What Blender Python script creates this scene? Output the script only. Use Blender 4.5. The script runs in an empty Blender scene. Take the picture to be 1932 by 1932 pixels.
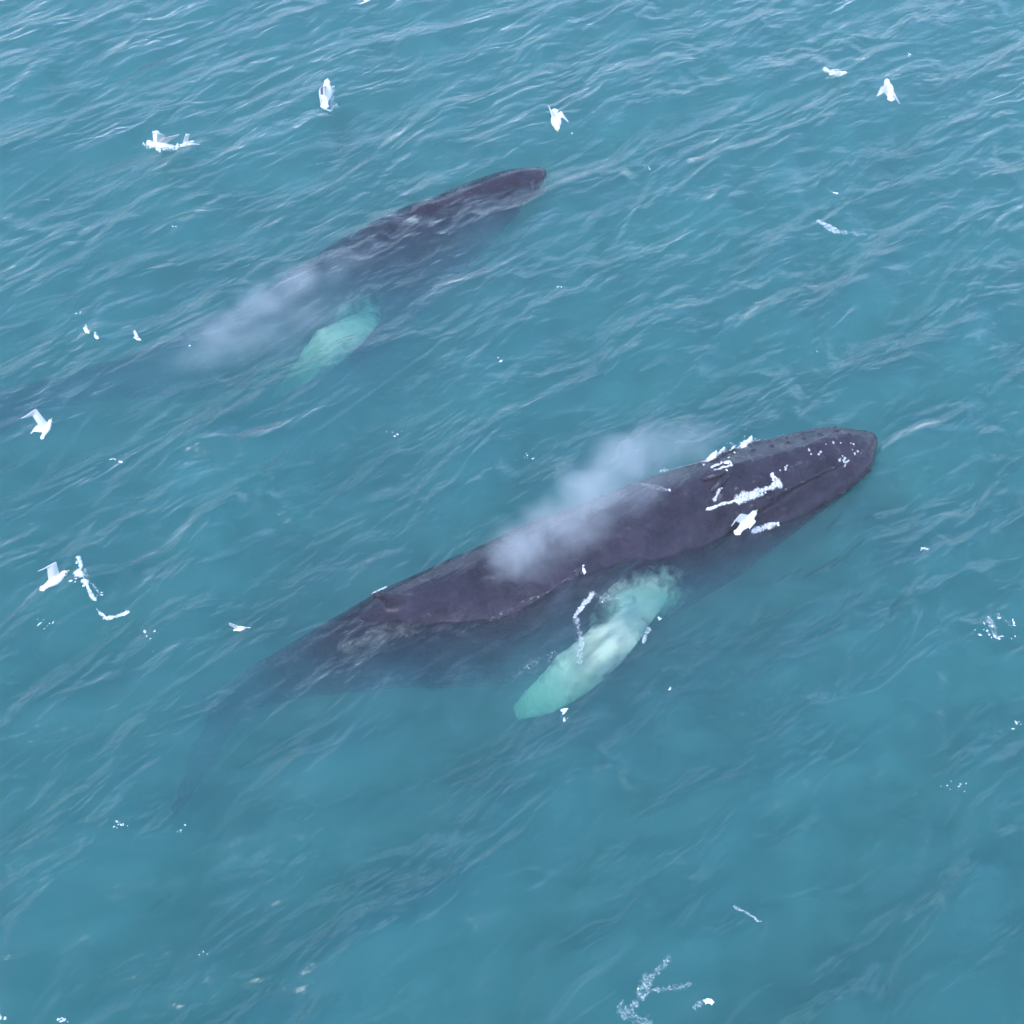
import bpy, bmesh, math, random
import numpy as np
from mathutils import Vector, Matrix, noise

R = math.radians
scene = bpy.context.scene
col = scene.collection

# ------------------------------------------------------------------ camera
CAM_H = 19.1
FOV = R(35.0)
cam_data = bpy.data.cameras.new("camera")
cam = bpy.data.objects.new("camera", cam_data)
col.objects.link(cam)
cam.location = (0.0, -CAM_H, CAM_H)
cam.rotation_euler = (R(45), 0, 0)
cam_data.sensor_fit = 'HORIZONTAL'
cam_data.angle = FOV
cam_data.clip_start = 0.1
cam_data.clip_end = 3000
scene.camera = cam

# ------------------------------------------------------------------ sky and sun
SUN_ELEV, SUN_AZ = R(50), R(-155)          # azimuth measured from +y towards +x
world = bpy.data.worlds.new("World")
scene.world = world
world.use_nodes = True
wn = world.node_tree
bg = wn.nodes["Background"]
sky = wn.nodes.new("ShaderNodeTexSky")
sky.sky_type = 'NISHITA'
sky.sun_disc = False
sky.sun_elevation = SUN_ELEV
sky.sun_rotation = SUN_AZ
sky.air_density = 1.0
sky.dust_density = 0.6
sky.ozone_density = 3.0
wn.links.new(sky.outputs[0], bg.inputs[0])
bg.inputs[1].default_value = 0.15

sun_data = bpy.data.lights.new("sun", 'SUN')
sun_data.energy = 0.9
sun_data.angle = R(30)
sun_data.color = (1.0, 0.97, 0.94)
sun = bpy.data.objects.new("sun", sun_data)
col.objects.link(sun)
sd = Vector((math.sin(SUN_AZ) * math.cos(SUN_ELEV), math.cos(SUN_AZ) * math.cos(SUN_ELEV), math.sin(SUN_ELEV)))
sun.rotation_euler = sd.to_track_quat('Z', 'Y').to_euler()
sun.location = sd * 60

scene.view_settings.view_transform = 'Standard'
scene.view_settings.look = 'None'
scene.view_settings.exposure = 1.68
scene.view_settings.gamma = 1.0
scene.render.engine = 'CYCLES'
scene.cycles.max_bounces = 9
scene.cycles.volume_bounces = 4
scene.cycles.transparent_max_bounces = 24
scene.cycles.use_denoising = True
scene.cycles.volume_step_rate = 1.0


# ------------------------------------------------------------------ helpers
TAN = math.tan(FOV / 2)


def P(u, v, z=0.0):
    """Point of height z seen at (u, v) of a 1932-pixel-wide print of the photograph."""
    x = (u - 966) / 966 * TAN
    y = -(v - 966) / 966 * TAN
    c = math.sqrt(0.5)
    d = Vector((x, c + y * c, -c + y * c))
    k = (z - CAM_H) / d.z
    return Vector((0, -CAM_H, CAM_H)) + d * k


def tag(o, label=None, cat=None, group=None, kind=None):
    for k, v in (("label", label), ("category", cat), ("group", group), ("kind", kind)):
        if v:
            o[k] = v
    return o


def link_mesh(name, me, mat, parent=None):
    o = bpy.data.objects.new(name, me)
    col.objects.link(o)
    for m in (mat if isinstance(mat, (list, tuple)) else [mat]):
        me.materials.append(m)
    if parent is not None:
        o.parent = parent
        o.matrix_parent_inverse = parent.matrix_world.inverted()
    return o


def from_bm(name, bm, mat, parent=None, smooth=True):
    me = bpy.data.meshes.new(name)
    bm.to_mesh(me)
    bm.free()
    if smooth:
        me.polygons.foreach_set("use_smooth", [True] * len(me.polygons))
    return link_mesh(name, me, mat, parent)


def catmull(pts, n):
    """pts: list of tuples -> n samples of a Catmull-Rom curve, centripetal enough for these even points."""
    a = np.array(pts, float)
    seg = np.linalg.norm(np.diff(a[:, :3], axis=0), axis=1)
    t = np.concatenate([[0], np.cumsum(seg)])
    tt = np.linspace(0, t[-1], n)
    out = np.empty((n, a.shape[1]))
    m = np.gradient(a, t, axis=0)
    for i, q in enumerate(tt):
        k = min(max(np.searchsorted(t, q) - 1, 0), len(a) - 2)
        h = t[k + 1] - t[k]
        s = (q - t[k]) / h
        out[i] = ((2 * s**3 - 3 * s**2 + 1) * a[k] + (s**3 - 2 * s**2 + s) * h * m[k]
                  + (-2 * s**3 + 3 * s**2) * a[k + 1] + (s**3 - s**2) * h * m[k + 1])
    return out, tt / t[-1]


def nodes(m):
    m.use_nodes = True
    nt = m.node_tree
    return nt, nt.nodes, nt.links


# ------------------------------------------------------------------ materials
def stretched(N, L, src, tex, deg, scale):
    """Feed TEX with coordinates turned so that its grain runs along DEG, then stretched."""
    r = N.new("ShaderNodeVectorRotate"); r.rotation_type = 'Z_AXIS'; r.inputs["Angle"].default_value = -R(deg)
    m = N.new("ShaderNodeVectorMath"); m.operation = 'MULTIPLY'; m.inputs[1].default_value = scale
    L.new(src, r.inputs["Vector"]); L.new(r.outputs[0], m.inputs[0]); L.new(m.outputs[0], tex.inputs["Vector"])


def water_material():
    m = bpy.data.materials.new("sea_water")
    nt, N, L = nodes(m)
    N.clear()
    out = N.new("ShaderNodeOutputMaterial")
    tc = N.new("ShaderNodeTexCoord")
    # capillary ripples, two crossing trains of them
    n1 = N.new("ShaderNodeTexNoise"); n1.inputs["Scale"].default_value = 4.2; n1.inputs["Detail"].default_value = 3; n1.inputs["Roughness"].default_value = 0.6; n1.inputs["Distortion"].default_value = 0.3
    n2 = N.new("ShaderNodeTexNoise"); n2.inputs["Scale"].default_value = 7.0; n2.inputs["Detail"].default_value = 2; n2.inputs["Roughness"].default_value = 0.55
    stretched(N, L, tc.outputs["Object"], n1, 49, (0.30, 1, 1))
    stretched(N, L, tc.outputs["Object"], n2, 12, (0.30, 1, 1))
    total = None

    def layer(sock, gain):
        nonlocal total
        m = N.new("ShaderNodeMath"); m.operation = 'MULTIPLY_ADD'; m.inputs[1].default_value = gain
        L.new(sock, m.inputs[0])
        if total is None:
            m.inputs[2].default_value = 0.0
        else:
            L.new(total, m.inputs[2])
        total = m.outputs[0]

    layer(n1.outputs[0], 0.06)
    layer(n2.outputs[0], 0.02)
    # sharp little crests: a net of ridges, long ones and short ones
    for sc, deg, sx, dist, gain, soft in ((0.62, 50, 0.42, 1.1, -0.62, 0.04), (1.6, 42, 0.38, 0.9, -0.18, 0.05), (4.2, 25, 0.36, 0.8, -0.026, 0.06)):
        r = N.new("ShaderNodeTexNoise"); r.inputs["Scale"].default_value = sc; r.inputs["Detail"].default_value = 2
        r.inputs["Roughness"].default_value = 0.5; r.inputs["Distortion"].default_value = dist
        stretched(N, L, tc.outputs["Object"], r, deg, (sx, 1, 1))
        sb = N.new("ShaderNodeMath"); sb.operation = 'SUBTRACT'; sb.inputs[1].default_value = 0.5
        L.new(r.outputs[0], sb.inputs[0])
        sq = N.new("ShaderNodeMath"); sq.operation = 'MULTIPLY_ADD'; sq.inputs[2].default_value = soft * soft
        L.new(sb.outputs[0], sq.inputs[0]); L.new(sb.outputs[0], sq.inputs[1])
        ab = N.new("ShaderNodeMath"); ab.operation = 'SQRT'
        L.new(sq.outputs[0], ab.inputs[0])
        layer(ab.outputs[0], gain)
    bump = N.new("ShaderNodeBump"); bump.inputs["Strength"].default_value = 1.0; bump.inputs["Distance"].default_value = 1.0
    L.new(total, bump.inputs["Height"])
    fr = N.new("ShaderNodeFresnel"); fr.inputs["IOR"].default_value = 1.50
    L.new(bump.outputs[0], fr.inputs["Normal"])
    gl = N.new("ShaderNodeBsdfGlossy"); gl.inputs["Roughness"].default_value = 0.26
    L.new(bump.outputs[0], gl.inputs["Normal"])
    tr = N.new("ShaderNodeBsdfTransparent")
    mix = N.new("ShaderNodeMixShader")
    L.new(fr.outputs[0], mix.inputs[0]); L.new(tr.outputs[0], mix.inputs[1]); L.new(gl.outputs[0], mix.inputs[2])
    L.new(mix.outputs[0], out.inputs["Surface"])
    vs = N.new("ShaderNodeVolumeScatter"); vs.inputs["Color"].default_value = (0.36, 0.76, 1.0, 1); vs.inputs["Density"].default_value = 0.47
    va = N.new("ShaderNodeVolumeAbsorption"); va.inputs["Color"].default_value = (0.0, 0.86, 0.81, 1); va.inputs["Density"].default_value = 0.72
    av = N.new("ShaderNodeAddShader")
    L.new(vs.outputs[0], av.inputs[0]); L.new(va.outputs[0], av.inputs[1])
    L.new(av.outputs[0], out.inputs["Volume"])
    return m


def whale_material():
    m = bpy.data.materials.new("whale_skin")
    nt, N, L = nodes(m)
    b = N["Principled BSDF"]
    b.inputs["Specular IOR Level"].default_value = 0.28
    tc = N.new("ShaderNodeTexCoord")
    n1 = N.new("ShaderNodeTexNoise"); n1.inputs["Scale"].default_value = 1.5; n1.inputs["Detail"].default_value = 9; n1.inputs["Roughness"].default_value = 0.68
    L.new(tc.outputs["Object"], n1.inputs["Vector"])
    rp = N.new("ShaderNodeValToRGB")
    rp.color_ramp.elements[0].position = 0.3; rp.color_ramp.elements[0].color = (0.006, 0.004, 0.009, 1)
    rp.color_ramp.elements[1].position = 0.72; rp.color_ramp.elements[1].color = (0.038, 0.030, 0.046, 1)
    L.new(n1.outputs[0], rp.inputs[0])
    at = N.new("ShaderNodeAttribute"); at.attribute_name = "pigment"
    n2 = N.new("ShaderNodeTexNoise"); n2.inputs["Scale"].default_value = 5.0; n2.inputs["Detail"].default_value = 6; n2.inputs["Distortion"].default_value = 0.5
    L.new(tc.outputs["Object"], n2.inputs["Vector"])
    md = N.new("ShaderNodeMath"); md.operation = 'MULTIPLY_ADD'; md.inputs[1].default_value = 1.3; md.inputs[2].default_value = -0.62
    L.new(n2.outputs[0], md.inputs[0])
    ad = N.new("ShaderNodeMath"); ad.operation = 'ADD'; ad.use_clamp = True
    L.new(at.outputs["Fac"], ad.inputs[0]); L.new(md.outputs[0], ad.inputs[1])
    sm = N.new("ShaderNodeMapRange"); sm.interpolation_type = 'SMOOTHSTEP'; sm.inputs[1].default_value = 0.20; sm.inputs[2].default_value = 0.95
    L.new(ad.outputs[0], sm.inputs[0])
    mx = N.new("ShaderNodeMix"); mx.data_type = 'RGBA'
    L.new(sm.outputs[0], mx.inputs[0]); L.new(rp.outputs[0], mx.inputs[6]); mx.inputs[7].default_value = (0.72, 0.75, 0.64, 1)
    L.new(mx.outputs[2], b.inputs["Base Color"])
    rr = N.new("ShaderNodeMapRange"); rr.inputs[1].default_value = 0.35; rr.inputs[2].default_value = 0.65; rr.inputs[3].default_value = 0.16; rr.inputs[4].default_value = 0.42
    L.new(n2.outputs[0], rr.inputs[0]); L.new(rr.outputs[0], b.inputs["Roughness"])
    # wet skin: fine wrinkles and a running film of water
    n3 = N.new("ShaderNodeTexNoise"); n3.inputs["Scale"].default_value = 3.0; n3.inputs["Detail"].default_value = 6
    stretched(N, L, tc.outputs["Object"], n3, 45, (0.3, 1, 1))
    bp = N.new("ShaderNodeBump"); bp.inputs["Strength"].default_value = 0.8; bp.inputs["Distance"].default_value = 0.10
    L.new(n3.outputs[0], bp.inputs["Height"]); L.new(bp.outputs[0], b.inputs["Normal"])
    return m


def plain(name, colr, rough=0.6, noise_scale=None, var=0.1):
    m = bpy.data.materials.new(name)
    nt, N, L = nodes(m)
    b = N["Principled BSDF"]
    b.inputs["Roughness"].default_value = rough
    if noise_scale:
        tc = N.new("ShaderNodeTexCoord")
        n = N.new("ShaderNodeTexNoise"); n.inputs["Scale"].default_value = noise_scale; n.inputs["Detail"].default_value = 4
        L.new(tc.outputs["Object"], n.inputs["Vector"])
        rp = N.new("ShaderNodeValToRGB")
        rp.color_ramp.elements[0].position = 0.3; rp.color_ramp.elements[0].color = tuple(c * (1 - var) for c in colr) + (1,)
        rp.color_ramp.elements[1].position = 0.7; rp.color_ramp.elements[1].color = tuple(min(c * (1 + var), 0.9) for c in colr) + (1,)
        L.new(n.outputs[0], rp.inputs[0]); L.new(rp.outputs[0], b.inputs["Base Color"])
    else:
        b.inputs["Base Color"].default_value = tuple(colr) + (1,)
    return m


M_WATER = water_material()
M_WHALE = whale_material()
M_BED = plain("seabed_sand", (0.06, 0.08, 0.08), 0.9, 0.5, 0.3)


def feather_material():
    m = bpy.data.materials.new("gull_feather")
    nt, N, L = nodes(m)
    b = N["Principled BSDF"]; b.inputs["Roughness"].default_value = 0.75
    at = N.new("ShaderNodeAttribute"); at.attribute_name = "mantle"
    mx = N.new("ShaderNodeMix"); mx.data_type = 'RGBA'
    mx.inputs[6].default_value = (0.74, 0.73, 0.71, 1); mx.inputs[7].default_value = (0.52, 0.52, 0.53, 1)
    L.new(at.outputs["Fac"], mx.inputs[0]); L.new(mx.outputs[2], b.inputs["Base Color"])
    return m


M_FEATHER = feather_material()
M_BEAK = plain("gull_beak", (0.55, 0.45, 0.16), 0.4)
M_EYE = plain("gull_eye", (0.01, 0.01, 0.01), 0.2)
M_FOAM = plain("white_foam", (0.84, 0.86, 0.87), 0.8, 22, 0.05)


def lace_material():
    """Bubbles: white where they are thick, torn into lace where they are thin."""
    m = bpy.data.materials.new("foam_lace")
    nt, N, L = nodes(m)
    b = N["Principled BSDF"]
    b.inputs["Base Color"].default_value = (0.74, 0.75, 0.76, 1); b.inputs["Roughness"].default_value = 0.8
    at = N.new("ShaderNodeAttribute"); at.attribute_name = "cover"
    tc = N.new("ShaderNodeTexCoord")
    n1 = N.new("ShaderNodeTexNoise"); n1.inputs["Scale"].default_value = 13.0; n1.inputs["Detail"].default_value = 6; n1.inputs["Roughness"].default_value = 0.65; n1.inputs["Distortion"].default_value = 0.6
    L.new(tc.outputs["Object"], n1.inputs["Vector"])
    n2 = N.new("ShaderNodeTexNoise"); n2.inputs["Scale"].default_value = 42.0; n2.inputs["Detail"].default_value = 3; n2.inputs["Roughness"].default_value = 0.6
    L.new(tc.outputs["Object"], n2.inputs["Vector"])
    a1 = N.new("ShaderNodeMath"); a1.operation = 'MULTIPLY_ADD'; a1.inputs[1].default_value = 0.8
    L.new(n1.outputs[0], a1.inputs[0]); L.new(at.outputs["Fac"], a1.inputs[2])
    ad = N.new("ShaderNodeMath"); ad.operation = 'MULTIPLY_ADD'; ad.inputs[1].default_value = 0.8
    L.new(n2.outputs[0], ad.inputs[0]); L.new(a1.outputs[0], ad.inputs[2])
    mr = N.new("ShaderNodeMapRange"); mr.interpolation_type = 'SMOOTHSTEP'; mr.inputs[1].default_value = 1.10; mr.inputs[2].default_value = 1.80
    L.new(ad.outputs[0], mr.inputs[0]); L.new(mr.outputs[0], b.inputs["Alpha"])
    return m


M_LACE = lace_material()
M_FLECK = plain("thin_foam", (0.82, 0.85, 0.86), 0.8)
M_FLECK.node_tree.nodes["Principled BSDF"].inputs["Alpha"].default_value = 0.6
M_BARN = plain("barnacle", (0.42, 0.42, 0.44), 0.8, 30, 0.2)

# ------------------------------------------------------------------ sea surface
rng = np.random.default_rng(11)
NF, LF = 1024, 46.0


def ocean_field():
    k1 = np.fft.fftfreq(NF, d=LF / NF) * 2 * math.pi
    kx, ky = np.meshgrid(k1, k1, indexing='xy')
    k = np.hypot(kx, ky)
    k[0, 0] = 1e-6

    def train(direction, wind, lo, hi, spread, amp, floor=0.04):
        Lp = wind * wind / 9.81
        ph = np.exp(-1.0 / (k * Lp) ** 2) / k ** 4
        ph *= np.exp(-(k * lo) ** 2) * (1 - np.exp(-(k * hi) ** 2))
        c = (kx * math.cos(direction) + ky * math.sin(direction)) / k
        ph *= floor + np.abs(c) ** spread
        ph[0, 0] = 0
        h = (rng.normal(size=k.shape) + 1j * rng.normal(size=k.shape)) * np.sqrt(ph)
        f = np.fft.ifft2(h).real
        gy, gx = np.gradient(f, LF / NF)
        return f * (amp / math.sqrt((gx ** 2 + gy ** 2).mean()))   # amp = rms slope

    f = train(R(-40), 2.3, 0.06, 8.0, 5, 0.18, 0.03)
    f += train(R(-80), 1.3, 0.03, 1.0, 10, 0.03, 0.03)
    return f


FIELD = ocean_field()


def sea_z(x, y):
    """Height of the sea surface at (x, y): arrays or numbers."""
    x = np.asarray(x, float); y = np.asarray(y, float)
    gx = (x / LF * NF) % NF; gy = (y / LF * NF) % NF
    i = np.floor(gx).astype(int) % NF; j = np.floor(gy).astype(int) % NF
    fx = gx - np.floor(gx); fy = gy - np.floor(gy)
    i1 = (i + 1) % NF; j1 = (j + 1) % NF
    f = ((FIELD[j, i] * (1 - fx) + FIELD[j, i1] * fx) * (1 - fy) + (FIELD[j1, i] * (1 - fx) + FIELD[j1, i1] * fx) * fy)
    d = np.maximum(np.abs(x), np.abs(y - 3))
    return f * np.clip((300 - d) / 200, 0, 1)


def axis(lo, hi, step, far):
    core = np.arange(lo, hi + step / 2, step)
    out = [hi]
    s = step
    while out[-1] < far:
        s *= 1.12
        out.append(out[-1] + s)
    ext = np.array(out[1:]); ext[-1] = far
    low = [lo]
    s = step
    while low[-1] > -far:
        s *= 1.12
        low.append(low[-1] - s)
    lw = np.array(low[1:])[::-1].copy(); lw[0] = -far
    return np.concatenate([lw, core, ext])


def build_water():
    xs = axis(-15.5, 15.5, 0.05, 400.0)
    ys = axis(-14.0, 21.0, 0.05, 400.0)
    X, Y = np.meshgrid(xs, ys)
    Z = sea_z(X, Y)
    nx, ny = len(xs), len(ys)
    v = np.stack([X, Y, Z], -1).reshape(-1, 3)
    DEP = -13.0
    corners = np.array([[xs[0], ys[0], DEP], [xs[-1], ys[0], DEP], [xs[-1], ys[-1], DEP], [xs[0], ys[-1], DEP]])
    v = np.concatenate([v, corners])
    idx = np.arange(nx * ny).reshape(ny, nx)
    q = np.stack([idx[:-1, :-1], idx[:-1, 1:], idx[1:, 1:], idx[1:, :-1]], -1).reshape(-1, 4)
    c = nx * ny
    extra = [list(idx[0, ::-1]) + [c, c + 1], list(idx[::-1, -1]) + [c + 1, c + 2],
             list(idx[-1, :]) + [c + 2, c + 3], list(idx[:, 0]) + [c + 3, c], [c + 3, c + 2, c + 1, c]]
    loops = np.concatenate([q.reshape(-1)] + [np.array(e) for e in extra])
    sizes = np.concatenate([np.full(len(q), 4), [len(e) for e in extra]])
    starts = np.concatenate([[0], np.cumsum(sizes)[:-1]])
    me = bpy.data.meshes.new("sea_water")
    me.vertices.add(len(v)); me.vertices.foreach_set("co", v.astype(np.float32).ravel())
    me.loops.add(len(loops)); me.loops.foreach_set("vertex_index", loops.astype(np.int32))
    me.polygons.add(len(sizes)); me.polygons.foreach_set("loop_start", starts.astype(np.int32))
    me.update(calc_edges=True)
    sm = np.ones(len(sizes), bool); sm[-5:] = False
    me.polygons.foreach_set("use_smooth", sm)
    me.validate()
    o = link_mesh("sea_water", me, M_WATER)
    tag(o, "rippled blue green open sea", None, None, "structure")
    return o


build_water()

bm = bmesh.new()
vs = [bm.verts.new((x, y, -13.1)) for x, y in ((-420, -420), (420, -420), (420, 420), (-420, 420))]
bm.faces.new(vs)
tag(from_bm("seabed", bm, M_BED, smooth=False), "dark seabed under the water", None, None, "structure")


# ------------------------------------------------------------------ sea air
bm = bmesh.new()
bmesh.ops.create_cube(bm, size=1.0, matrix=Matrix.Translation((0, 0, 4.0)) @ Matrix.Diagonal((900, 900, 37.0, 1)))
mh = bpy.data.materials.new("sea_air")
nt, N, L = nodes(mh)
N.clear()
oh = N.new("ShaderNodeOutputMaterial")
ph = N.new("ShaderNodeVolumePrincipled")
ph.inputs["Color"].default_value = (0.98, 0.88, 0.98, 1)
ph.inputs["Density"].default_value = 0.0014
L.new(ph.outputs[0], oh.inputs["Volume"])
tag(from_bm("haze", bm, mh, smooth=False), None, None, None, "stuff")


# ------------------------------------------------------------------ whales
def loft(bm, rings, cap=True):
    prev = None
    first = None
    for ring in rings:
        vv = [bm.verts.new(p) for p in ring]
        if prev:
            n = len(vv)
            for i in range(n):
                bm.faces.new((prev[i], prev[(i + 1) % n], vv[(i + 1) % n], vv[i]))
        else:
            first = vv
        prev = vv
    if cap:
        bm.faces.new(first[::-1]); bm.faces.new(prev)


def blade(bm, pts, thick, up, knobs=0.0, seed=0):
    """A flipper: pts = (centre Vector, chord) down its length; lens section, knobbly leading edge."""
    data, t = catmull([tuple(p) + (c,) for p, c in pts], 40)
    rings = []
    for i in range(40):
        c = Vector(data[i, :3]); ch = data[i, 3]
        tn = Vector(data[min(i + 1, 39), :3] - data[max(i - 1, 0), :3]).normalized()
        side = tn.cross(up).normalized()
        nrm = side.cross(tn).normalized()
        ring = []
        for k in range(16):
            a = 2 * math.pi * k / 16
            sx, sz = math.cos(a), math.sin(a)
            kn = 1 + (knobs * max(0, math.sin(t[i] * 34 + seed)) * min(1, max(0, t[i] - 0.3) * 5) if sx > 0.3 else 0)
            ring.append(c + side * (ch * 0.5 * sx * kn) + nrm * (min(thick, ch * 0.3) * 0.5 * sz * (0.5 + 0.5 * abs(sz))))
        rings.append(ring)
    loft(bm, rings)
    return data


def fluke(bm, c, back, side, n, span):
    """One tail lobe: swept back triangle with a rounded tip."""
    rings = []
    M = 22
    for i in range(M):
        t = i / (M - 1)
        lead = -0.55 * (1 - t) + 0.95 * t ** 1.5            # leading edge, metres backwards
        trail = 0.45 + 0.75 * t - 0.05 * math.sin(t * 12)
        if t > 0.9:
            mid = (lead + trail) / 2; f = math.sqrt(max(0.02, 1 - ((t - 0.9) / 0.1) ** 2))
            lead = mid + (lead - mid) * f; trail = mid + (trail - mid) * f
        ch = max(trail - lead, 0.05)
        ring = []
        for k in range(14):
            a = 2 * math.pi * k / 14
            ring.append(c + side * (span * t) + back * ((lead + trail) / 2 + ch / 2 * math.cos(a))
                        + n * (0.12 * (1 - 0.7 * t) * math.sin(a) + 0.10 * math.sin(t * 2.6)))
        rings.append(ring)
    loft(bm, rings)


def whale(name, label, spine, flip_near, flip_far, pale_centres, fin_t, fin_h, jaw_t=0.27, knobs=0, group=None):
    NR, NS = 120, 48
    data, tt = catmull([tuple(P(u, v, z)) + (r,) for u, v, z, r in spine], NR)
    bm = bmesh.new()
    rings = []
    for i in range(NR):
        c = Vector(data[i, :3]); r = max(data[i, 3], 0.08); t = tt[i]
        fwd = Vector(data[max(i - 1, 0), :3] - data[min(i + 1, NR - 1), :3]).normalized()
        side = fwd.cross(Vector((0, 0, 1))).normalized()      # starboard
        up = side.cross(fwd).normalized()
        h = min(t / jaw_t, 1)                                  # 0 at the snout, 1 behind the jaw
        head = 1 - h * h * (3 - 2 * h)
        w = r * (1.0 + 0.10 * head)
        hu = r * (1 - 0.28 * head); hd = r * (1.0 + 0.05 * head)
        if t > 0.82:                                           # tail stock is deeper than wide
            f = (t - 0.82) / 0.18
            w *= 1 - 0.25 * f
        ring = []
        for k in range(NS):
            a = 2 * math.pi * k / NS                           # 0 = top
            sa, ca = math.sin(a), math.cos(a)
            q = 1.0
            ang = abs((math.degrees(a) + 180) % 360 - 180)     # degrees from the top
            if t < jaw_t * 1.15:
                fade = min(1, (jaw_t * 1.15 - t) / 0.05)
                line = 54 + 12 * h ** 3                             # mouth line drops towards the eye
                q -= 0.22 * fade * math.exp(-((ang - line) / 5.5) ** 2)
                q += 0.13 * fade * math.exp(-((ang - line - 30) / 26.0) ** 2) * min(1, t / 0.03)
                q -= 0.04 * fade * math.exp(-((ang - line + 18) / 10.0) ** 2)
                q += 0.05 * fade * math.exp(-(ang / 9.0) ** 2)  # ridge along the rostrum
                b = t / jaw_t
                if b > 0.62:                                    # splash guard before the blowholes
                    q += 0.13 * math.exp(-((b - 0.80) / 0.10) ** 2) * math.exp(-(ang / 26.0) ** 2)
            if ang > 120 and t < 0.5:                           # throat pleats
                q += 0.012 * math.sin(ang * 0.9)
            q += 0.02 * noise.noise(c * 0.9 + Vector((sa, ca, 0)) * 1.3)
            ring.append(c + side * (w * sa * q) + up * ((hu if ca > 0 else hd) * ca * q))
        rings.append(ring)
    # round the snout off
    c0 = Vector(data[0, :3]); f0 = Vector(data[0, :3] - data[2, :3]).normalized()
    nose = []
    for f, b in ((0.35, 0.20), (0.75, 0.10)):
        nose.append([c0 + (p - c0) * f + f0 * b for p in rings[0]])
    loft(bm, nose + rings)

    def frame(t):
        i = int(round(t * (NR - 1)))
        c = Vector(data[i, :3]); r = data[i, 3]
        fwd = Vector(data[max(i - 1, 0), :3] - data[min(i + 1, NR - 1), :3]).normalized()
        side = fwd.cross(Vector((0, 0, 1))).normalized()
        return c, r, fwd, side, side.cross(fwd).normalized()

    # knobs along the rostrum and the jaw
    for j in range(knobs):
        for a_ in (0, 24, -24, 42, -42, 92, -92):
            i = 4 + int(j * 3.0 + (abs(a_) % 5) * 0.4)
            k = int(round((a_ % 360) / 360 * NS)) % NS
            bmesh.ops.create_icosphere(bm, subdivisions=2, radius=0.042, matrix=Matrix.Translation(Vector(rings[i][k])))
    # dorsal fin: low hooked fin on a hump
    c, r, fwd, side, up = frame(fin_t)
    fr = []
    for j in range(9):
        s = j / 8
        hgt = r * 0.86 + fin_h * 1.15 * s
        x0, x1 = 0.55 - 0.95 * s ** 0.9, -0.30 - 0.28 * s ** 2
        if x0 < x1 + 0.05: x0 = x1 + 0.05
        th = 0.12 * (1 - s * 0.75)
        fr.append([c + up * hgt + fwd * ((x0 + x1) / 2 + (x0 - x1) / 2 * math.cos(a)) + side * (th * math.sin(a))
                   for a in [2 * math.pi * k / 14 for k in range(14)]])
    loft(bm, fr)
    # tail flukes
    c, r, fwd, side, up = frame(1.0)
    for sg in (1, -1):
        sd_ = (side * sg + up * (0.12 if sg > 0 else -0.6)).normalized()
        fluke(bm, c + fwd * 0.25, -fwd, sd_, up, 1.75)
    # flippers
    axes = []
    upv = Vector((0, 0, 1))
    for pts, sd_ in ((flip_near, 1), (flip_far, 2)):
        pp = [(P(u, v, z), ch) for u, v, z, ch in pts]
        axes.append(blade(bm, pp, 0.24, Vector((0.0, -0.35, 0.94)), 0.10, sd_))
    bmesh.ops.recalc_face_normals(bm, faces=bm.faces[:])
    tmp_me = bpy.data.meshes.new("tmp"); bm.to_mesh(tmp_me); bm.free()
    tmp = bpy.data.objects.new("tmp", tmp_me); col.objects.link(tmp)
    md = tmp.modifiers.new("r", 'REMESH'); md.mode = 'VOXEL'; md.voxel_size = 0.03; md.use_smooth_shade = True
    ms = tmp.modifiers.new("s", 'SMOOTH'); ms.iterations = 2; ms.factor = 0.5
    dg = bpy.context.evaluated_depsgraph_get()
    me = bpy.data.meshes.new_from_object(tmp.evaluated_get(dg))
    me.name = name
    bpy.data.objects.remove(tmp); bpy.data.meshes.remove(tmp_me)
    # pigment: pale flippers and throat patches
    n = len(me.vertices)
    co = np.empty(n * 3, np.float32); me.vertices.foreach_get("co", co); co = co.reshape(-1, 3)
    pig = np.zeros(n)
    for ax in axes:
        d = np.full(n, 9.0); arg = np.zeros(n)
        for i in range(len(ax)):
            di = np.linalg.norm(co - ax[i, :3], axis=1)
            better = di < d
            d[better] = di[better]; arg[better] = i / (len(ax) - 1)
        w = np.clip(1.18 - d * 1.35, 0, 1) * (d < 0.62) * np.clip((arg - 0.10) / 0.22, 0, 1)
        pig = np.maximum(pig, w)
    for c3, rad, amt in pale_centres:
        d = np.linalg.norm(co - np.array(c3), axis=1)
        pig = np.maximum(pig, amt * np.clip(1.4 - d / rad, 0, 1))
    at = me.attributes.new("pigment", 'FLOAT', 'POINT')
    at.data.foreach_set("value", pig.astype(np.float32))
    me.materials.clear()
    me.polygons.foreach_set("use_smooth", [True] * len(me.polygons))
    o = link_mesh(name, me, M_WHALE)
    tag(o, label, "whale", group)
    return o, frame, co


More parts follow.
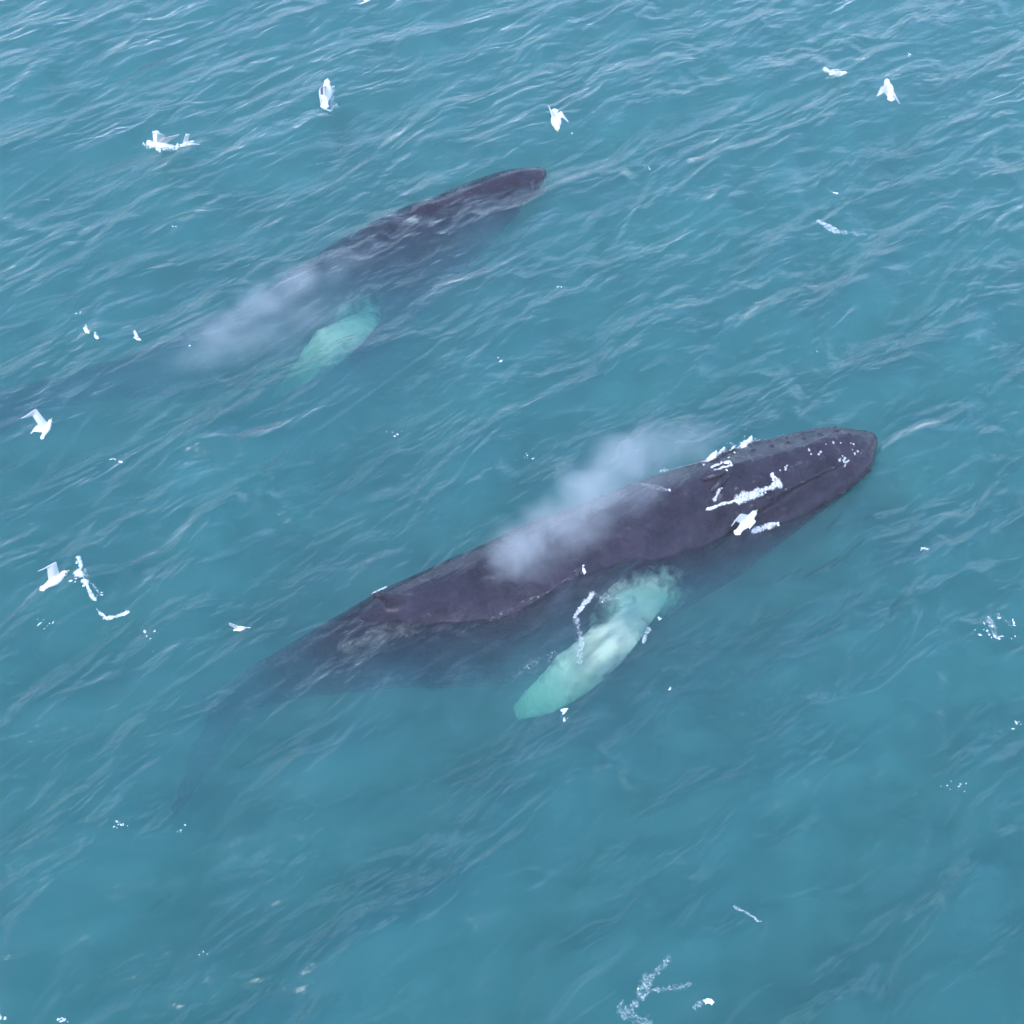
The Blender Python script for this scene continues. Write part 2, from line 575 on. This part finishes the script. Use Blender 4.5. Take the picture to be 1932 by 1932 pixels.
main_spine = [
    (1633, 831, 0.04, 0.24), (1611, 843, 0.04, 0.42), (1573, 862, 0.00, 0.56), (1508, 893, -0.10, 0.70), (1435, 928, -0.24, 0.86),
    (1370, 962, -0.42, 0.98), (1255, 1022, -0.70, 1.14), (1160, 1072, -0.84, 1.22), (1056, 1118, -0.93, 1.27),
    (955, 1154, -0.92, 1.18), (850, 1182, -0.83, 1.02), (765, 1200, -0.74, 0.85), (675, 1228, -0.76, 0.66),
    (565, 1266, -1.12, 0.48), (480, 1300, -1.55, 0.35), (412, 1338, -1.90, 0.26)]
w1, fr1, co1 = whale(
    "humpback_whale", "near humpback whale blowing at the surface, dark head and back with white splashes",
    main_spine,
    [(1278, 1074, -1.15, 0.40), (1250, 1108, -0.80, 0.42), (1207, 1155, -0.42, 0.52), (1147, 1215, -0.27, 0.74), (1082, 1272, -0.50, 0.76), (1022, 1316, -1.00, 0.60), (972, 1346, -1.4, 0.26)],
    [(1195, 1012, -1.2, 0.5), (1150, 1000, -2.0, 0.6), (1100, 1010, -2.8, 0.65), (1050, 1030, -3.5, 0.5), (1010, 1055, -4.0, 0.25)],
    [(tuple(P(1440, 1000, -0.75)), 0.35, 0.55)],
    0.725, 0.40, knobs=9, group="humpback whales")

far_spine = [
    (1013, 329, -0.15, 0.21), (996, 338, -0.17, 0.31), (962, 357, -0.30, 0.46), (905, 394, -0.54, 0.66), (830, 446, -0.83, 0.85),
    (757, 497, -1.07, 1.02), (690, 545, -1.30, 1.12), (612, 592, -1.54, 1.10), (520, 636, -1.68, 0.95), (435, 666, -1.74, 0.78),
    (325, 694, -1.68, 0.56), (218, 718, -1.62, 0.40), (110, 740, -1.58, 0.30), (12, 754, -1.5, 0.24)]
w2, fr2, co2 = whale(
    "humpback_whale", "far humpback whale sliding just under the surface, pale throat and dim green flipper",
    far_spine,
    [(728, 570, -1.4, 0.5), (702, 592, -1.1, 0.55), (670, 618, -0.70, 0.70), (628, 650, -0.62, 0.88), (585, 685, -1.0, 0.78), (545, 722, -1.7, 0.5), (515, 750, -2.3, 0.2)],
    [(728, 505, -1.4, 0.5), (692, 500, -2.2, 0.6), (652, 520, -3.0, 0.65), (612, 545, -3.6, 0.5), (582, 562, -4.0, 0.25)],
    [(tuple(P(990, 362, -0.38)), 0.30, 0.9), (tuple(P(965, 388, -0.6)), 0.42, 0.9), (tuple(P(928, 418, -0.8)), 0.45, 0.9), (tuple(P(888, 452, -1.0)), 0.5, 0.8)],
    0.70, 0.10, group="humpback whales")


# ------------------------------------------------------------------ whale details
def barnacles(parent, spots, seed):
    rnd = random.Random(seed)
    bm = bmesh.new()
    for (u, v, rad, n) in spots:
        for _ in range(n):
            uu, vv = u + rnd.gauss(0, rad), v + rnd.gauss(0, rad * 0.7)
            hit = skin_point(parent, uu, vv)
            if hit is None:
                continue
            p, nrm = hit
            rr = rnd.uniform(0.012, 0.034)
            mt = Matrix.Translation(p) @ nrm.to_track_quat('Z', 'Y').to_matrix().to_4x4() @ Matrix.Diagonal((rr, rr, rr * 0.7, 1))
            bmesh.ops.create_cone(bm, cap_ends=True, segments=7, radius1=1.0, radius2=0.55, depth=1.4, matrix=mt)
    return from_bm("barnacle_patch", bm, M_BARN, parent, smooth=False)


def skin_point(o, u, v):
    a = Vector((0, -CAM_H, CAM_H)); d = (P(u, v, 0) - a).normalized()
    ok, loc, nrm, _ = o.ray_cast(a, d)
    return (loc, nrm) if ok else None


for i_, sp_ in enumerate([(1592, 868, 5, 14), (1612, 854, 4, 4), (1536, 856, 8, 5), (1482, 886, 6, 5), (1575, 832, 10, 5), (1606, 838, 6, 3)]):
    barnacles(w1, [sp_], 3 + i_)


def blowhole(o, uv, length=0.42):
    """Two raised lips with a slit between them, on the crown of the head."""
    hit = skin_point(o, *uv)
    p, nrm = hit
    fwd = (P(1510, 884, 0) - P(1255, 1006, 0)).normalized()
    fwd = (fwd - nrm * fwd.dot(nrm)).normalized()
    side = fwd.cross(nrm)
    bm = bmesh.new()
    for sg in (1, -1):
        rings = []
        for i in range(12):
            t = i / 11
            c = p + fwd * (length * (t - 0.5)) + side * sg * (0.05 + 0.07 * (1 - t)) + nrm * (0.02 + 0.03 * math.sin(math.pi * t))
            w = 0.015 + 0.055 * math.sin(math.pi * t) ** 0.7
            rings.append([c + side * (w * math.cos(a)) + nrm * (w * 0.8 * math.sin(a)) for a in [2 * math.pi * k / 10 for k in range(10)]])
        loft(bm, rings)
    bmesh.ops.recalc_face_normals(bm, faces=bm.faces[:])
    return from_bm("blowhole", bm, M_WHALE, o)


blowhole(w1, (1352, 905))


# ------------------------------------------------------------------ gulls
def tube_mesh(bm, pts, n=10):
    """pts: (centre, half width along a, half height along b, a, b)."""
    rings = []
    for c, wa, wb, a, b in pts:
        rings.append([c + a * (wa * math.cos(q)) + b * (wb * math.sin(q)) for q in [2 * math.pi * k / n for k in range(n)]])
    loft(bm, rings)


def wing(bm, root, wrist, tip, fwd, up, c0=0.17, c1=0.155):
    """A gull wing: arm and swept hand, thin cambered section, pointed tip."""
    rings = []
    M = 16
    for i in range(M):
        t = i / (M - 1)
        if t < 0.5:
            s = t / 0.5; c = root.lerp(wrist, s); ch = c0 + (c1 - c0) * s
        else:
            s = (t - 0.5) / 0.5; c = wrist.lerp(tip, s); ch = c1 * (1 - s ** 1.35) + 0.015 * s
        c = c + up * (0.03 * math.sin(math.pi * min(t * 1.2, 1)))
        span = (tip - root).normalized()
        n = span.cross(fwd)
        n = n.normalized() if n.length > 1e-4 else up
        if n.dot(up) < 0: n = -n
        ring = []
        for q in [2 * math.pi * k / 12 for k in range(12)]:
            x, y = math.cos(q), math.sin(q)
            th = 0.017 * (1 - 0.6 * t) * (1 - 0.45 * abs(x)) * (1.2 if x > 0 else 0.8)
            ring.append(c + fwd * (ch * (0.5 * x - 0.22)) + n * (th * y + 0.012 * (1 - x * x)))
        rings.append(ring)
    loft(bm, rings)


def gull(label, head, tail, wl, tl, wr, tr, eye=False, grp="gulls over the whales"):
    """Every argument is (u, v, height above the water): head, tail, the wrists and tips of both wings."""
    H, T = P(*head), P(*tail)
    ax = (H - T); Lb = ax.length; f = ax.normalized()
    side = f.cross(Vector((0, 0, 1))).normalized(); up = side.cross(f).normalized()
    bm = bmesh.new()
    prof = [(-0.02, 0.012, 0.008), (0.06, 0.055, 0.010), (0.16, 0.040, 0.018), (0.28, 0.042, 0.036), (0.42, 0.062, 0.056), (0.56, 0.070, 0.064),
            (0.68, 0.064, 0.060), (0.78, 0.046, 0.046), (0.85, 0.037, 0.038), (0.91, 0.038, 0.040), (0.96, 0.030, 0.033), (1.0, 0.012, 0.014)]
    k = Lb / 0.42
    tube_mesh(bm, [(T + f * (Lb * t) + up * (0.012 * k if t > 0.8 else 0), wa * k, wb * k, side, up) for t, wa, wb in prof], 14)
    sh = T + f * (Lb * 0.64) + up * (0.03 * k)
    wing(bm, sh, P(*wl), P(*tl), f, up, 0.19 * k ** 0.6, 0.165 * k ** 0.6)
    wing(bm, sh, P(*wr), P(*tr), f, up, 0.19 * k ** 0.6, 0.165 * k ** 0.6)
    bmesh.ops.recalc_face_normals(bm, faces=bm.faces[:])
    tmp_me = bpy.data.meshes.new("tmp"); bm.to_mesh(tmp_me); bm.free()
    tmp = bpy.data.objects.new("tmp", tmp_me); col.objects.link(tmp)
    md = tmp.modifiers.new("r", 'REMESH'); md.mode = 'VOXEL'; md.voxel_size = 0.0075
    me = bpy.data.meshes.new_from_object(tmp.evaluated_get(bpy.context.evaluated_depsgraph_get()))
    bpy.data.objects.remove(tmp); bpy.data.meshes.remove(tmp_me)
    me.name = "gull"; me.materials.clear()
    me.polygons.foreach_set("use_smooth", [True] * len(me.polygons))
    n = len(me.vertices)
    co = np.empty(n * 3, np.float32); me.vertices.foreach_get("co", co); co = co.reshape(-1, 3)
    off = co - np.array(T); al = off @ np.array(f)
    d = np.linalg.norm(off - al[:, None] * np.array(f), axis=1)
    mantle = np.clip((d - 0.07 * k) / (0.05 * k), 0, 1)        # pale grey wings, white head, body and tail
    at = me.attributes.new("mantle", 'FLOAT', 'POINT'); at.data.foreach_set("value", mantle.astype(np.float32))
    o = link_mesh("gull", me, M_FEATHER)
    tag(o, label, "gull", grp)
    bm = bmesh.new()
    b0 = T + f * (Lb * 0.985) + up * (0.010 * k)
    tube_mesh(bm, [(b0, 0.012 * k, 0.013 * k, side, up), (b0 + f * 0.03 * k, 0.008 * k, 0.010 * k, side, up), (b0 + f * 0.048 * k - up * 0.006 * k, 0.002, 0.002, side, up)], 8)
    bmesh.ops.recalc_face_normals(bm, faces=bm.faces[:])
    from_bm("beak", bm, M_BEAK, o)
    if eye:
        for sg in (1, -1):
            bm = bmesh.new()
            bmesh.ops.create_icosphere(bm, subdivisions=2, radius=0.012 * k, matrix=Matrix.Translation(T + f * (Lb * 0.925) + side * sg * 0.034 * k + up * 0.026 * k))
            from_bm("eye", bm, M_EYE, o)
    return o


gull("white gull leaving the frame above the open water, only its wing and tail showing",
     (712, -22, 1.2), (690, 2, 1.2), (700, 0, 1.5), (676, 8, 1.4), (735, -30, 1.4), (760, -42, 1.2))
gull("white gull landing with both wings lifted, pale spray at its side",
     (618, 152, 0.5), (612, 204, 0.25), (604, 170, 0.75), (607, 200, 0.95), (612, 168, 0.8), (614, 205, 1.0))
gull("large white gull with raised wing splashing down in a white burst of spray",
     (284, 272, 0.35), (328, 276, 0.25), (300, 256, 0.7), (286, 252, 0.95), (318, 262, 0.6), (338, 254, 0.8))
gull("small white gull with pointed wings just beside the big splashing gull",
     (340, 277, 0.3), (362, 266, 0.3), (352, 258, 0.5), (351, 252, 0.55), (358, 276, 0.35), (378, 273, 0.3))
gull("white gull climbing with hooked wing above the far whale's snout",
     (1052, 246, 0.8), (1046, 206, 0.9), (1040, 218, 1.0), (1034, 199, 1.1), (1060, 220, 0.9), (1073, 231, 0.8))
gull("white gull sitting low on the water with wings half folded",
     (1597, 138, 0.12), (1565, 140, 0.10), (1580, 134, 0.22), (1562, 131, 0.24), (1578, 142, 0.18), (1560, 145, 0.16))
gull("white gull banking with one wing stretched down, near the sitting gull",
     (1672, 152, 1.0), (1682, 190, 0.9), (1662, 170, 1.1), (1653, 182, 1.1), (1688, 182, 0.8), (1697, 196, 0.6))
gull("cream gull with bent wings gliding low in front of the far whale's tail",
     (97, 792, 1.4), (78, 828, 1.2), (68, 775, 1.6), (39, 789, 1.7), (70, 806, 1.3), (58, 818, 1.2))
gull("white gull with dark eye and beak flying low, its near wing lowered",
     (127, 1079, 0.9), (76, 1113, 0.8), (103, 1064, 1.15), (70, 1077, 1.2), (104, 1100, 0.8), (84, 1112, 0.7), eye=True)
gull("small white gull with lifted wings sitting behind the near whale's tail",
     (462, 1186, 0.12), (440, 1189, 0.08), (443, 1182, 0.25), (433, 1176, 0.38), (458, 1186, 0.18), (474, 1185, 0.25))
gull("tiny white gull on the water, left one of a close pair",
     (168, 629, 0.12), (158, 618, 0.10), (164, 619, 0.2), (161, 613, 0.3), (168, 625, 0.15), (171, 624, 0.2))
gull("tiny white gull on the water, right one of a close pair",
     (184, 640, 0.10), (178, 630, 0.10), (180, 632, 0.18), (180, 627, 0.26), (184, 636, 0.12), (187, 640, 0.1))
gull("tiny white gull perched on the water over the far whale's tail stock",
     (266, 642, 0.10), (252, 636, 0.10), (257, 630, 0.2), (255, 622, 0.3), (262, 639, 0.14), (268, 641, 0.12))
gull("white gull skimming low beside the near whale's jaw",
     (1426, 966, 0.45), (1388, 1008, 0.35), (1394, 974, 0.60), (1379, 992, 0.65), (1424, 990, 0.40), (1404, 1010, 0.38))


# ------------------------------------------------------------------ foam and spray
def fleck(bm, p, r, rnd, flat=0.45, stretch=1.0, ang=0.0):
    n = len(bm.verts)
    mt = (Matrix.Translation(p) @ Matrix.Rotation(ang, 4, 'Z') @ Matrix.Rotation(rnd.uniform(-0.4, 0.4), 4, 'X')
          @ Matrix.Diagonal((r * stretch, r, r * flat, 1)))
    res = bmesh.ops.create_icosphere(bm, subdivisions=1, radius=1.0, matrix=mt)
    for v in res["verts"]:
        v.co += (v.co - p) * rnd.uniform(-0.35, 0.45)


def surface_z(x, y, base=None):
    z = float(sea_z(x, y))
    if base is not None:
        ok, loc, _, _ = base.ray_cast(Vector((x, y, 6)), Vector((0, 0, -1)))
        if ok and loc.z > z:
            z = loc.z
    return z


def spot(u, v, base=None):
    if base is not None:
        hit = skin_point(base, u, v)
        if hit is not None and hit[0].z > float(sea_z(hit[0].x, hit[0].y)):
            return hit[0]
    return P(u, v, 0)


def fuse(bm, voxel):
    me0 = bpy.data.meshes.new("tmp"); bm.to_mesh(me0); bm.free()
    tmp = bpy.data.objects.new("tmp", me0); col.objects.link(tmp)
    md = tmp.modifiers.new("r", 'REMESH'); md.mode = 'VOXEL'; md.voxel_size = voxel
    me = bpy.data.meshes.new_from_object(tmp.evaluated_get(bpy.context.evaluated_depsgraph_get()))
    bpy.data.objects.remove(tmp); bpy.data.meshes.remove(me0)
    return me


def foam(name, label, strokes, seed, kind=None, group=None, cat="splash", base=None, lace=0.0):
    """strokes: (u0, v0, u1, v1, half width m, height m, cover 0..1). A lacy raised sheet of bubbles lying on the sea or on a wet body,
    torn by noise, with drops thrown up along it."""
    rnd = random.Random(seed)
    step = 0.016
    cells = {}
    drops = bmesh.new()
    nd = 0
    for (u0, v0, u1, v1, hw, hgt, cov) in strokes:
        A, B = spot(u0, v0, base), spot(u1, v1, base)
        a = np.array(A[:2]); b = np.array(B[:2]); ln = max(np.linalg.norm(b - a), 1e-3)
        d = (b - a) / ln; nrm = np.array([-d[1], d[0]])
        bend = rnd.uniform(-0.5, 0.5) * min(hw, ln * 0.15)
        lo = np.minimum(a, b) - hw * 2.2; hi = np.maximum(a, b) + hw * 2.2
        for i in range(int(lo[0] / step), int(hi[0] / step) + 1):
            for j in range(int(lo[1] / step), int(hi[1] / step) + 1):
                p = np.array([i * step, j * step]) - a
                t = p.dot(d) / ln
                tc = min(max(t, 0), 1)
                q = math.hypot((t - tc) * ln, p.dot(nrm) - bend * math.sin(math.pi * tc))
                w3 = Vector((i * step, j * step, seed * 1.7))
                wv = 0.75 + 0.6 * noise.noise(w3 * 3.0) + 0.5 * noise.noise(w3 * 9.0) + 0.5 * noise.noise(w3 * 24.0)
                c = 1 - (q / (hw * max(wv, 0.15))) ** 2
                if c <= 0:
                    continue
                c = min(1, c * 1.15) * cov
                h = hgt * c * max(0, 0.45 + 0.8 * noise.noise(w3 * 7.0) + 0.30 * noise.noise(w3 * 22.0))
                o = cells.get((i, j), (0, 0))
                cells[(i, j)] = (max(o[0], c), max(o[1], h))
        for _ in range(int((ln * 12 + hw * 40) * cov * (1.0 if hgt > 0.03 else 0.35))):
            t = rnd.random(); x, y = a + d * ln * t + nrm * (rnd.gauss(0, 0.8) * hw + bend * math.sin(math.pi * t))
            r = 0.006 + 0.014 * rnd.random() ** 2
            fleck(drops, Vector((x, y, surface_z(x, y, base) + 0.01 + hgt * 1.5 * rnd.random() ** 2)), r, rnd, 0.7, rnd.uniform(1, 1.8), rnd.uniform(0, 3))
            nd += 1
    keep = list(cells)
    bm = bmesh.new()
    cv = bm.verts.layers.float.new("cover")
    vt = {}
    zc = {}
    for (i, j) in keep:
        x, y = i * step, j * step
        z = surface_z(x, y, base)
        jx, jy = noise.noise(Vector((x * 40, y * 40, 1))) * step * 0.5, noise.noise(Vector((x * 40, y * 40, 5))) * step * 0.5
        v = bm.verts.new((x + jx, y + jy, z + 0.010 + cells[(i, j)][1])); v[cv] = cells[(i, j)][0]
        vt[(i, j)] = v; zc[(i, j)] = z
    for (i, j) in keep:
        q = [(i, j), (i + 1, j), (i + 1, j + 1), (i, j + 1)]
        if all(k in vt for k in q) and max(zc[k] for k in q) - min(zc[k] for k in q) < 0.12:
            bm.faces.new([vt[k] for k in q])
    bmesh.ops.delete(bm, geom=[v for v in bm.verts if not v.link_faces], context='VERTS')
    dm = fuse(drops, 0.0075)
    nv = len(bm.verts)
    bm.from_mesh(dm)
    bpy.data.meshes.remove(dm)
    cv = bm.verts.layers.float.get("cover")
    bm.verts.ensure_lookup_table()
    for v in bm.verts[nv:]:
        v[cv] = 3.0
    o = from_bm(name, bm, M_LACE)
    tag(o, label, cat, group, kind)
    return o


SP = "splashes around the near whale"
foam("splash", "tall white splash breaking along the far side of the near whale's head",
     [(1342, 868, 1405, 842, 0.13, 0.16, 1.0), (1400, 840, 1478, 822, 0.06, 0.06, 0.9), (1406, 838, 1414, 837, 0.10, 0.28, 1.0),
      (1250, 892, 1345, 868, 0.10, 0.05, 0.6), (1345, 882, 1374, 872, 0.07, 0.04, 0.8)], 5, group=SP, base=w1)
foam("splash", "white water streaming along the near whale's mouth line",
     [(1332, 963, 1400, 945, 0.04, 0.02, 0.8), (1390, 944, 1470, 914, 0.09, 0.02, 0.72), (1380, 948, 1440, 934, 0.04, 0.02, 0.7),
      (1455, 898, 1460, 912, 0.05, 0.05, 0.7)], 6, group=SP, base=w1)
foam("splash", "small tan and white drops round the near whale's blowholes",
     [(1348, 945, 1362, 908, 0.06, 0.07, 0.7), (1350, 890, 1378, 878, 0.06, 0.05, 0.8)], 7, group=SP, base=w1)
foam("splash", "thin broken foam on the near whale's back behind the blowholes",
     [(1196, 914, 1256, 926, 0.12, 0.02, 0.45)], 8, group=SP, base=w1)
foam("splash", "little white ripple at the foot of the near whale's dorsal fin",
     [(702, 1119, 728, 1109, 0.03, 0.02, 0.75)], 9, group=SP, base=w1)
foam("splash", "curl of white foam over the near whale's pale flipper",
     [(1083, 1172, 1118, 1130, 0.06, 0.02, 0.66), (1088, 1175, 1094, 1245, 0.12, 0.01, 0.5), (1118, 1130, 1165, 1140, 0.12, 0.01, 0.42), (1215, 1208, 1225, 1185, 0.06, 0.02, 0.6),
      (985, 1265, 1050, 1240, 0.14, 0.0, 0.34), (1000, 1335, 1065, 1340, 0.09, 0.0, 0.28)], 10, group=SP)
foam("splash", "thin pale ripple where the near whale's flank meets the water",
     [(862, 1192, 1000, 1132, 0.08, 0.0, 0.30), (998, 1133, 1094, 1078, 0.09, 0.0, 0.32)], 11, group=SP, base=w1)
foam("splash", "pale foam below the gull at the near whale's jaw",
     [(1422, 1004, 1458, 988, 0.12, 0.02, 0.75)], 12, group=SP)
SG = "splashes under the gulls"
foam("splash", "white burst of spray under the large splashing gull",
     [(280, 272, 330, 282, 0.16, 0.22, 1.0), (296, 262, 300, 285, 0.12, 0.30, 1.0), (326, 276, 366, 272, 0.06, 0.06, 0.9)], 13, group=SG)
foam("splash", "pale spray standing beside the landing gull",
     [(628, 170, 630, 205, 0.16, 0.30, 0.55), (610, 207, 624, 208, 0.08, 0.10, 1.0)], 14, group=SG)
foam("splash", "ragged white splash running down beside the dark eyed gull",
     [(150, 1058, 152, 1085, 0.05, 0.10, 0.9), (146, 1085, 164, 1105, 0.11, 0.14, 1.0), (162, 1102, 178, 1130, 0.06, 0.06, 0.9), (160, 1080, 188, 1120, 0.08, 0.02, 0.45)], 15, group=SG)
foam("splash", "curved line of white foam below the ragged splash",
     [(182, 1148, 200, 1160, 0.05, 0.02, 0.8), (198, 1160, 235, 1153, 0.07, 0.03, 0.8)], 16, group=SG)
foam("splash", "low white spray round the sitting gull",
     [(1558, 136, 1582, 146, 0.11, 0.12, 0.9)], 17, group=SG)
foam("foam_patch", "scattered trail of foam flecks near the open water's lower edge",
     [(1176, 1920, 1225, 1850, 0.16, 0.01, 0.47), (1225, 1850, 1262, 1812, 0.08, 0.01, 0.45), (1200, 1880, 1300, 1862, 0.10, 0.0, 0.42), (1172, 1905, 1215, 1930, 0.20, 0.01, 0.5), (1310, 1900, 1340, 1885, 0.07, 0.0, 0.45)],
     18, cat="foam", group="foam patches on the sea")
foam("foam_patch", "broken string of foam right of the far whale's snout",
     [(1546, 418, 1580, 434, 0.13, 0.02, 0.6), (1580, 432, 1632, 440, 0.14, 0.0, 0.45), (1562, 352, 1578, 360, 0.09, 0.0, 0.42)], 19, cat="foam", group="foam patches on the sea")
foam("foam_patch", "thin slanting foam line on the darkest water",
     [(1388, 1714, 1430, 1740, 0.045, 0.01, 0.6)], 20, cat="foam", group="foam patches on the sea")
foam("foam_patch", "pale ragged foam streak close to the open water's edge, beyond the near whale's jaw",
     [(1866, 1168, 1880, 1205, 0.11, 0.0, 0.48), (1880, 1165, 1905, 1180, 0.12, 0.0, 0.38)], 21, cat="foam", group="foam patches on the sea")

rs = random.Random(77)
flecks = [(1745, 1034, 6, 8), (1880, 1195, 14, 14), (1870, 1170, 10, 8), (225, 1556, 8, 12), (88, 1178, 10, 8), (285, 1197, 8, 6), (118, 1924, 6, 12), (4, 1920, 5, 6),
          (1078, 253, 3, 3), (1713, 103, 3, 3), (90, 376, 2, 3), (327, 425, 3, 3), (150, 590, 3, 4), (600, 312, 8, 5), (1224, 316, 6, 6), (1260, 1300, 4, 4), (1246, 1166, 3, 3),
          (1800, 1480, 12, 8), (1925, 1365, 8, 5), (1255, 1813, 3, 2), (1000, 861, 8, 6), (745, 815, 10, 6), (225, 870, 5, 4), (1065, 1355, 6, 6), (945, 680, 5, 4), (1000, 1130, 3, 2)]
for _ in range(8):
    flecks.append((rs.uniform(20, 1910), rs.uniform(60, 1910), 6, rs.randint(1, 4)))
bm = bmesh.new()
for u, v, sp, n in flecks:
    for _ in range(n):
        uu, vv = u + rs.gauss(0, sp), v + rs.gauss(0, sp * 0.5)
        p = P(uu, vv, 0); z = float(sea_z(p.x, p.y)) + 0.008
        fleck(bm, P(uu, vv, z), 0.006 + 0.018 * rs.random() ** 2, rs, 0.3, rs.uniform(1, 2.2), rs.uniform(0, 3))
tag(from_bm("sea_foam", bm, M_FLECK), "tiny white foam flecks scattered over the sea", "foam", None, "stuff")


# ------------------------------------------------------------------ breath of the whales
def mist(name, label, lobes, density, seed):
    """lobes: (u, v, z, half length m, half width m, half height m, heading deg, strength). One closed shell, uneven density inside."""
    bm = bmesh.new()
    m = bpy.data.materials.new("breath_vapour")
    nt, N, L = nodes(m)
    N.clear()
    out = N.new("ShaderNodeOutputMaterial")
    tc = N.new("ShaderNodeTexCoord")
    nz = N.new("ShaderNodeTexNoise"); nz.inputs["Scale"].default_value = 1.7; nz.inputs["Detail"].default_value = 4; nz.inputs["Roughness"].default_value = 0.6; nz.inputs["Distortion"].default_value = 0.5
    nm = N.new("ShaderNodeMapping"); nm.inputs["Location"].default_value = (seed * 7.3, 0, 0)
    L.new(tc.outputs["Object"], nm.inputs[0]); L.new(nm.outputs[0], nz.inputs["Vector"])
    total = None
    for (u, v, z, lx, ly, lz, hd, st) in lobes:
        c = P(u, v, z)
        mt = Matrix.Translation(c) @ Matrix.Rotation(R(hd), 4, 'Z') @ Matrix.Diagonal((lx * 1.25, ly * 1.25, lz * 1.25, 1))
        bmesh.ops.create_icosphere(bm, subdivisions=4, radius=1.0, matrix=mt)
        a = N.new("ShaderNodeVectorMath"); a.operation = 'SUBTRACT'; a.inputs[1].default_value = c
        L.new(tc.outputs["Object"], a.inputs[0])
        mp = N.new("ShaderNodeVectorRotate"); mp.rotation_type = 'Z_AXIS'; mp.inputs["Angle"].default_value = -R(hd)
        L.new(a.outputs[0], mp.inputs["Vector"])
        d = N.new("ShaderNodeVectorMath"); d.operation = 'DIVIDE'; d.inputs[1].default_value = (lx, ly, lz)
        L.new(mp.outputs[0], d.inputs[0])
        ln = N.new("ShaderNodeVectorMath"); ln.operation = 'LENGTH'
        L.new(d.outputs[0], ln.inputs[0])
        # wobble the lobe's edge
        wb = N.new("ShaderNodeMath"); wb.operation = 'MULTIPLY_ADD'; wb.inputs[1].default_value = 1.5; wb.inputs[2].default_value = -0.75
        L.new(nz.outputs[0], wb.inputs[0])
        ad = N.new("ShaderNodeMath"); ad.operation = 'ADD'
        L.new(ln.outputs["Value"], ad.inputs[0]); L.new(wb.outputs[0], ad.inputs[1])
        mr = N.new("ShaderNodeMapRange"); mr.interpolation_type = 'SMOOTHSTEP'
        mr.inputs[1].default_value = 0.0; mr.inputs[2].default_value = 1.1; mr.inputs[3].default_value = st; mr.inputs[4].default_value = 0.0
        L.new(ad.outputs[0], mr.inputs[0])
        if total is None:
            total = mr.outputs[0]
        else:
            mx = N.new("ShaderNodeMath"); mx.operation = 'MAXIMUM'
            L.new(total, mx.inputs[0]); L.new(mr.outputs[0], mx.inputs[1])
            total = mx.outputs[0]
    mul = N.new("ShaderNodeMath"); mul.operation = 'MULTIPLY'; mul.inputs[1].default_value = density
    L.new(total, mul.inputs[0])
    pv = N.new("ShaderNodeVolumePrincipled"); pv.inputs["Color"].default_value = (0.95, 0.95, 0.96, 1); pv.inputs["Anisotropy"].default_value = 0.2
    L.new(mul.outputs[0], pv.inputs["Density"]); L.new(pv.outputs[0], out.inputs["Volume"])
    tmp_me = bpy.data.meshes.new("tmp"); bm.to_mesh(tmp_me); bm.free()
    tmp = bpy.data.objects.new("tmp", tmp_me); col.objects.link(tmp)
    md = tmp.modifiers.new("r", 'REMESH'); md.mode = 'VOXEL'; md.voxel_size = 0.12
    me = bpy.data.meshes.new_from_object(tmp.evaluated_get(bpy.context.evaluated_depsgraph_get()))
    bpy.data.objects.remove(tmp); bpy.data.meshes.remove(tmp_me)
    me.name = name; me.materials.clear()
    o = link_mesh(name, me, m)
    tag(o, label, "mist", "breath of the whales", "stuff")
    return o


mist("breath_mist", "pale lavender breath drifting over the near whale's back",
     [(985, 1035, 0.75, 0.80, 0.55, 0.40, 42, 0.95), (1045, 985, 0.95, 1.15, 0.50, 0.45, 44, 0.85), (1115, 925, 1.15, 1.15, 0.55, 0.5, 40, 0.8),
      (1185, 868, 1.35, 1.20, 0.60, 0.55, 32, 0.62), (1270, 835, 1.4, 1.05, 0.45, 0.45, 5, 0.42), (1090, 1000, 0.9, 1.4, 0.5, 0.4, 44, 0.45), (1200, 925, 0.9, 1.3, 0.5, 0.4, 40, 0.35)], 1.45, 1)
mist("breath_mist", "whitish breath cloud hanging over the far whale's tail stock",
     [(560, 530, 0.55, 0.9, 0.45, 0.35, 48, 0.85), (500, 572, 0.5, 1.2, 0.55, 0.40, 45, 0.8), (420, 620, 0.45, 1.2, 0.6, 0.4, 40, 0.65), (570, 595, 0.4, 1.1, 0.6, 0.3, 30, 0.40), (480, 640, 0.4, 1.5, 0.6, 0.35, 30, 0.45), (640, 500, 0.5, 1.2, 0.5, 0.3, 45, 0.3), (400, 655, 0.4, 1.3, 0.6, 0.35, 30, 0.45)], 0.95, 2)
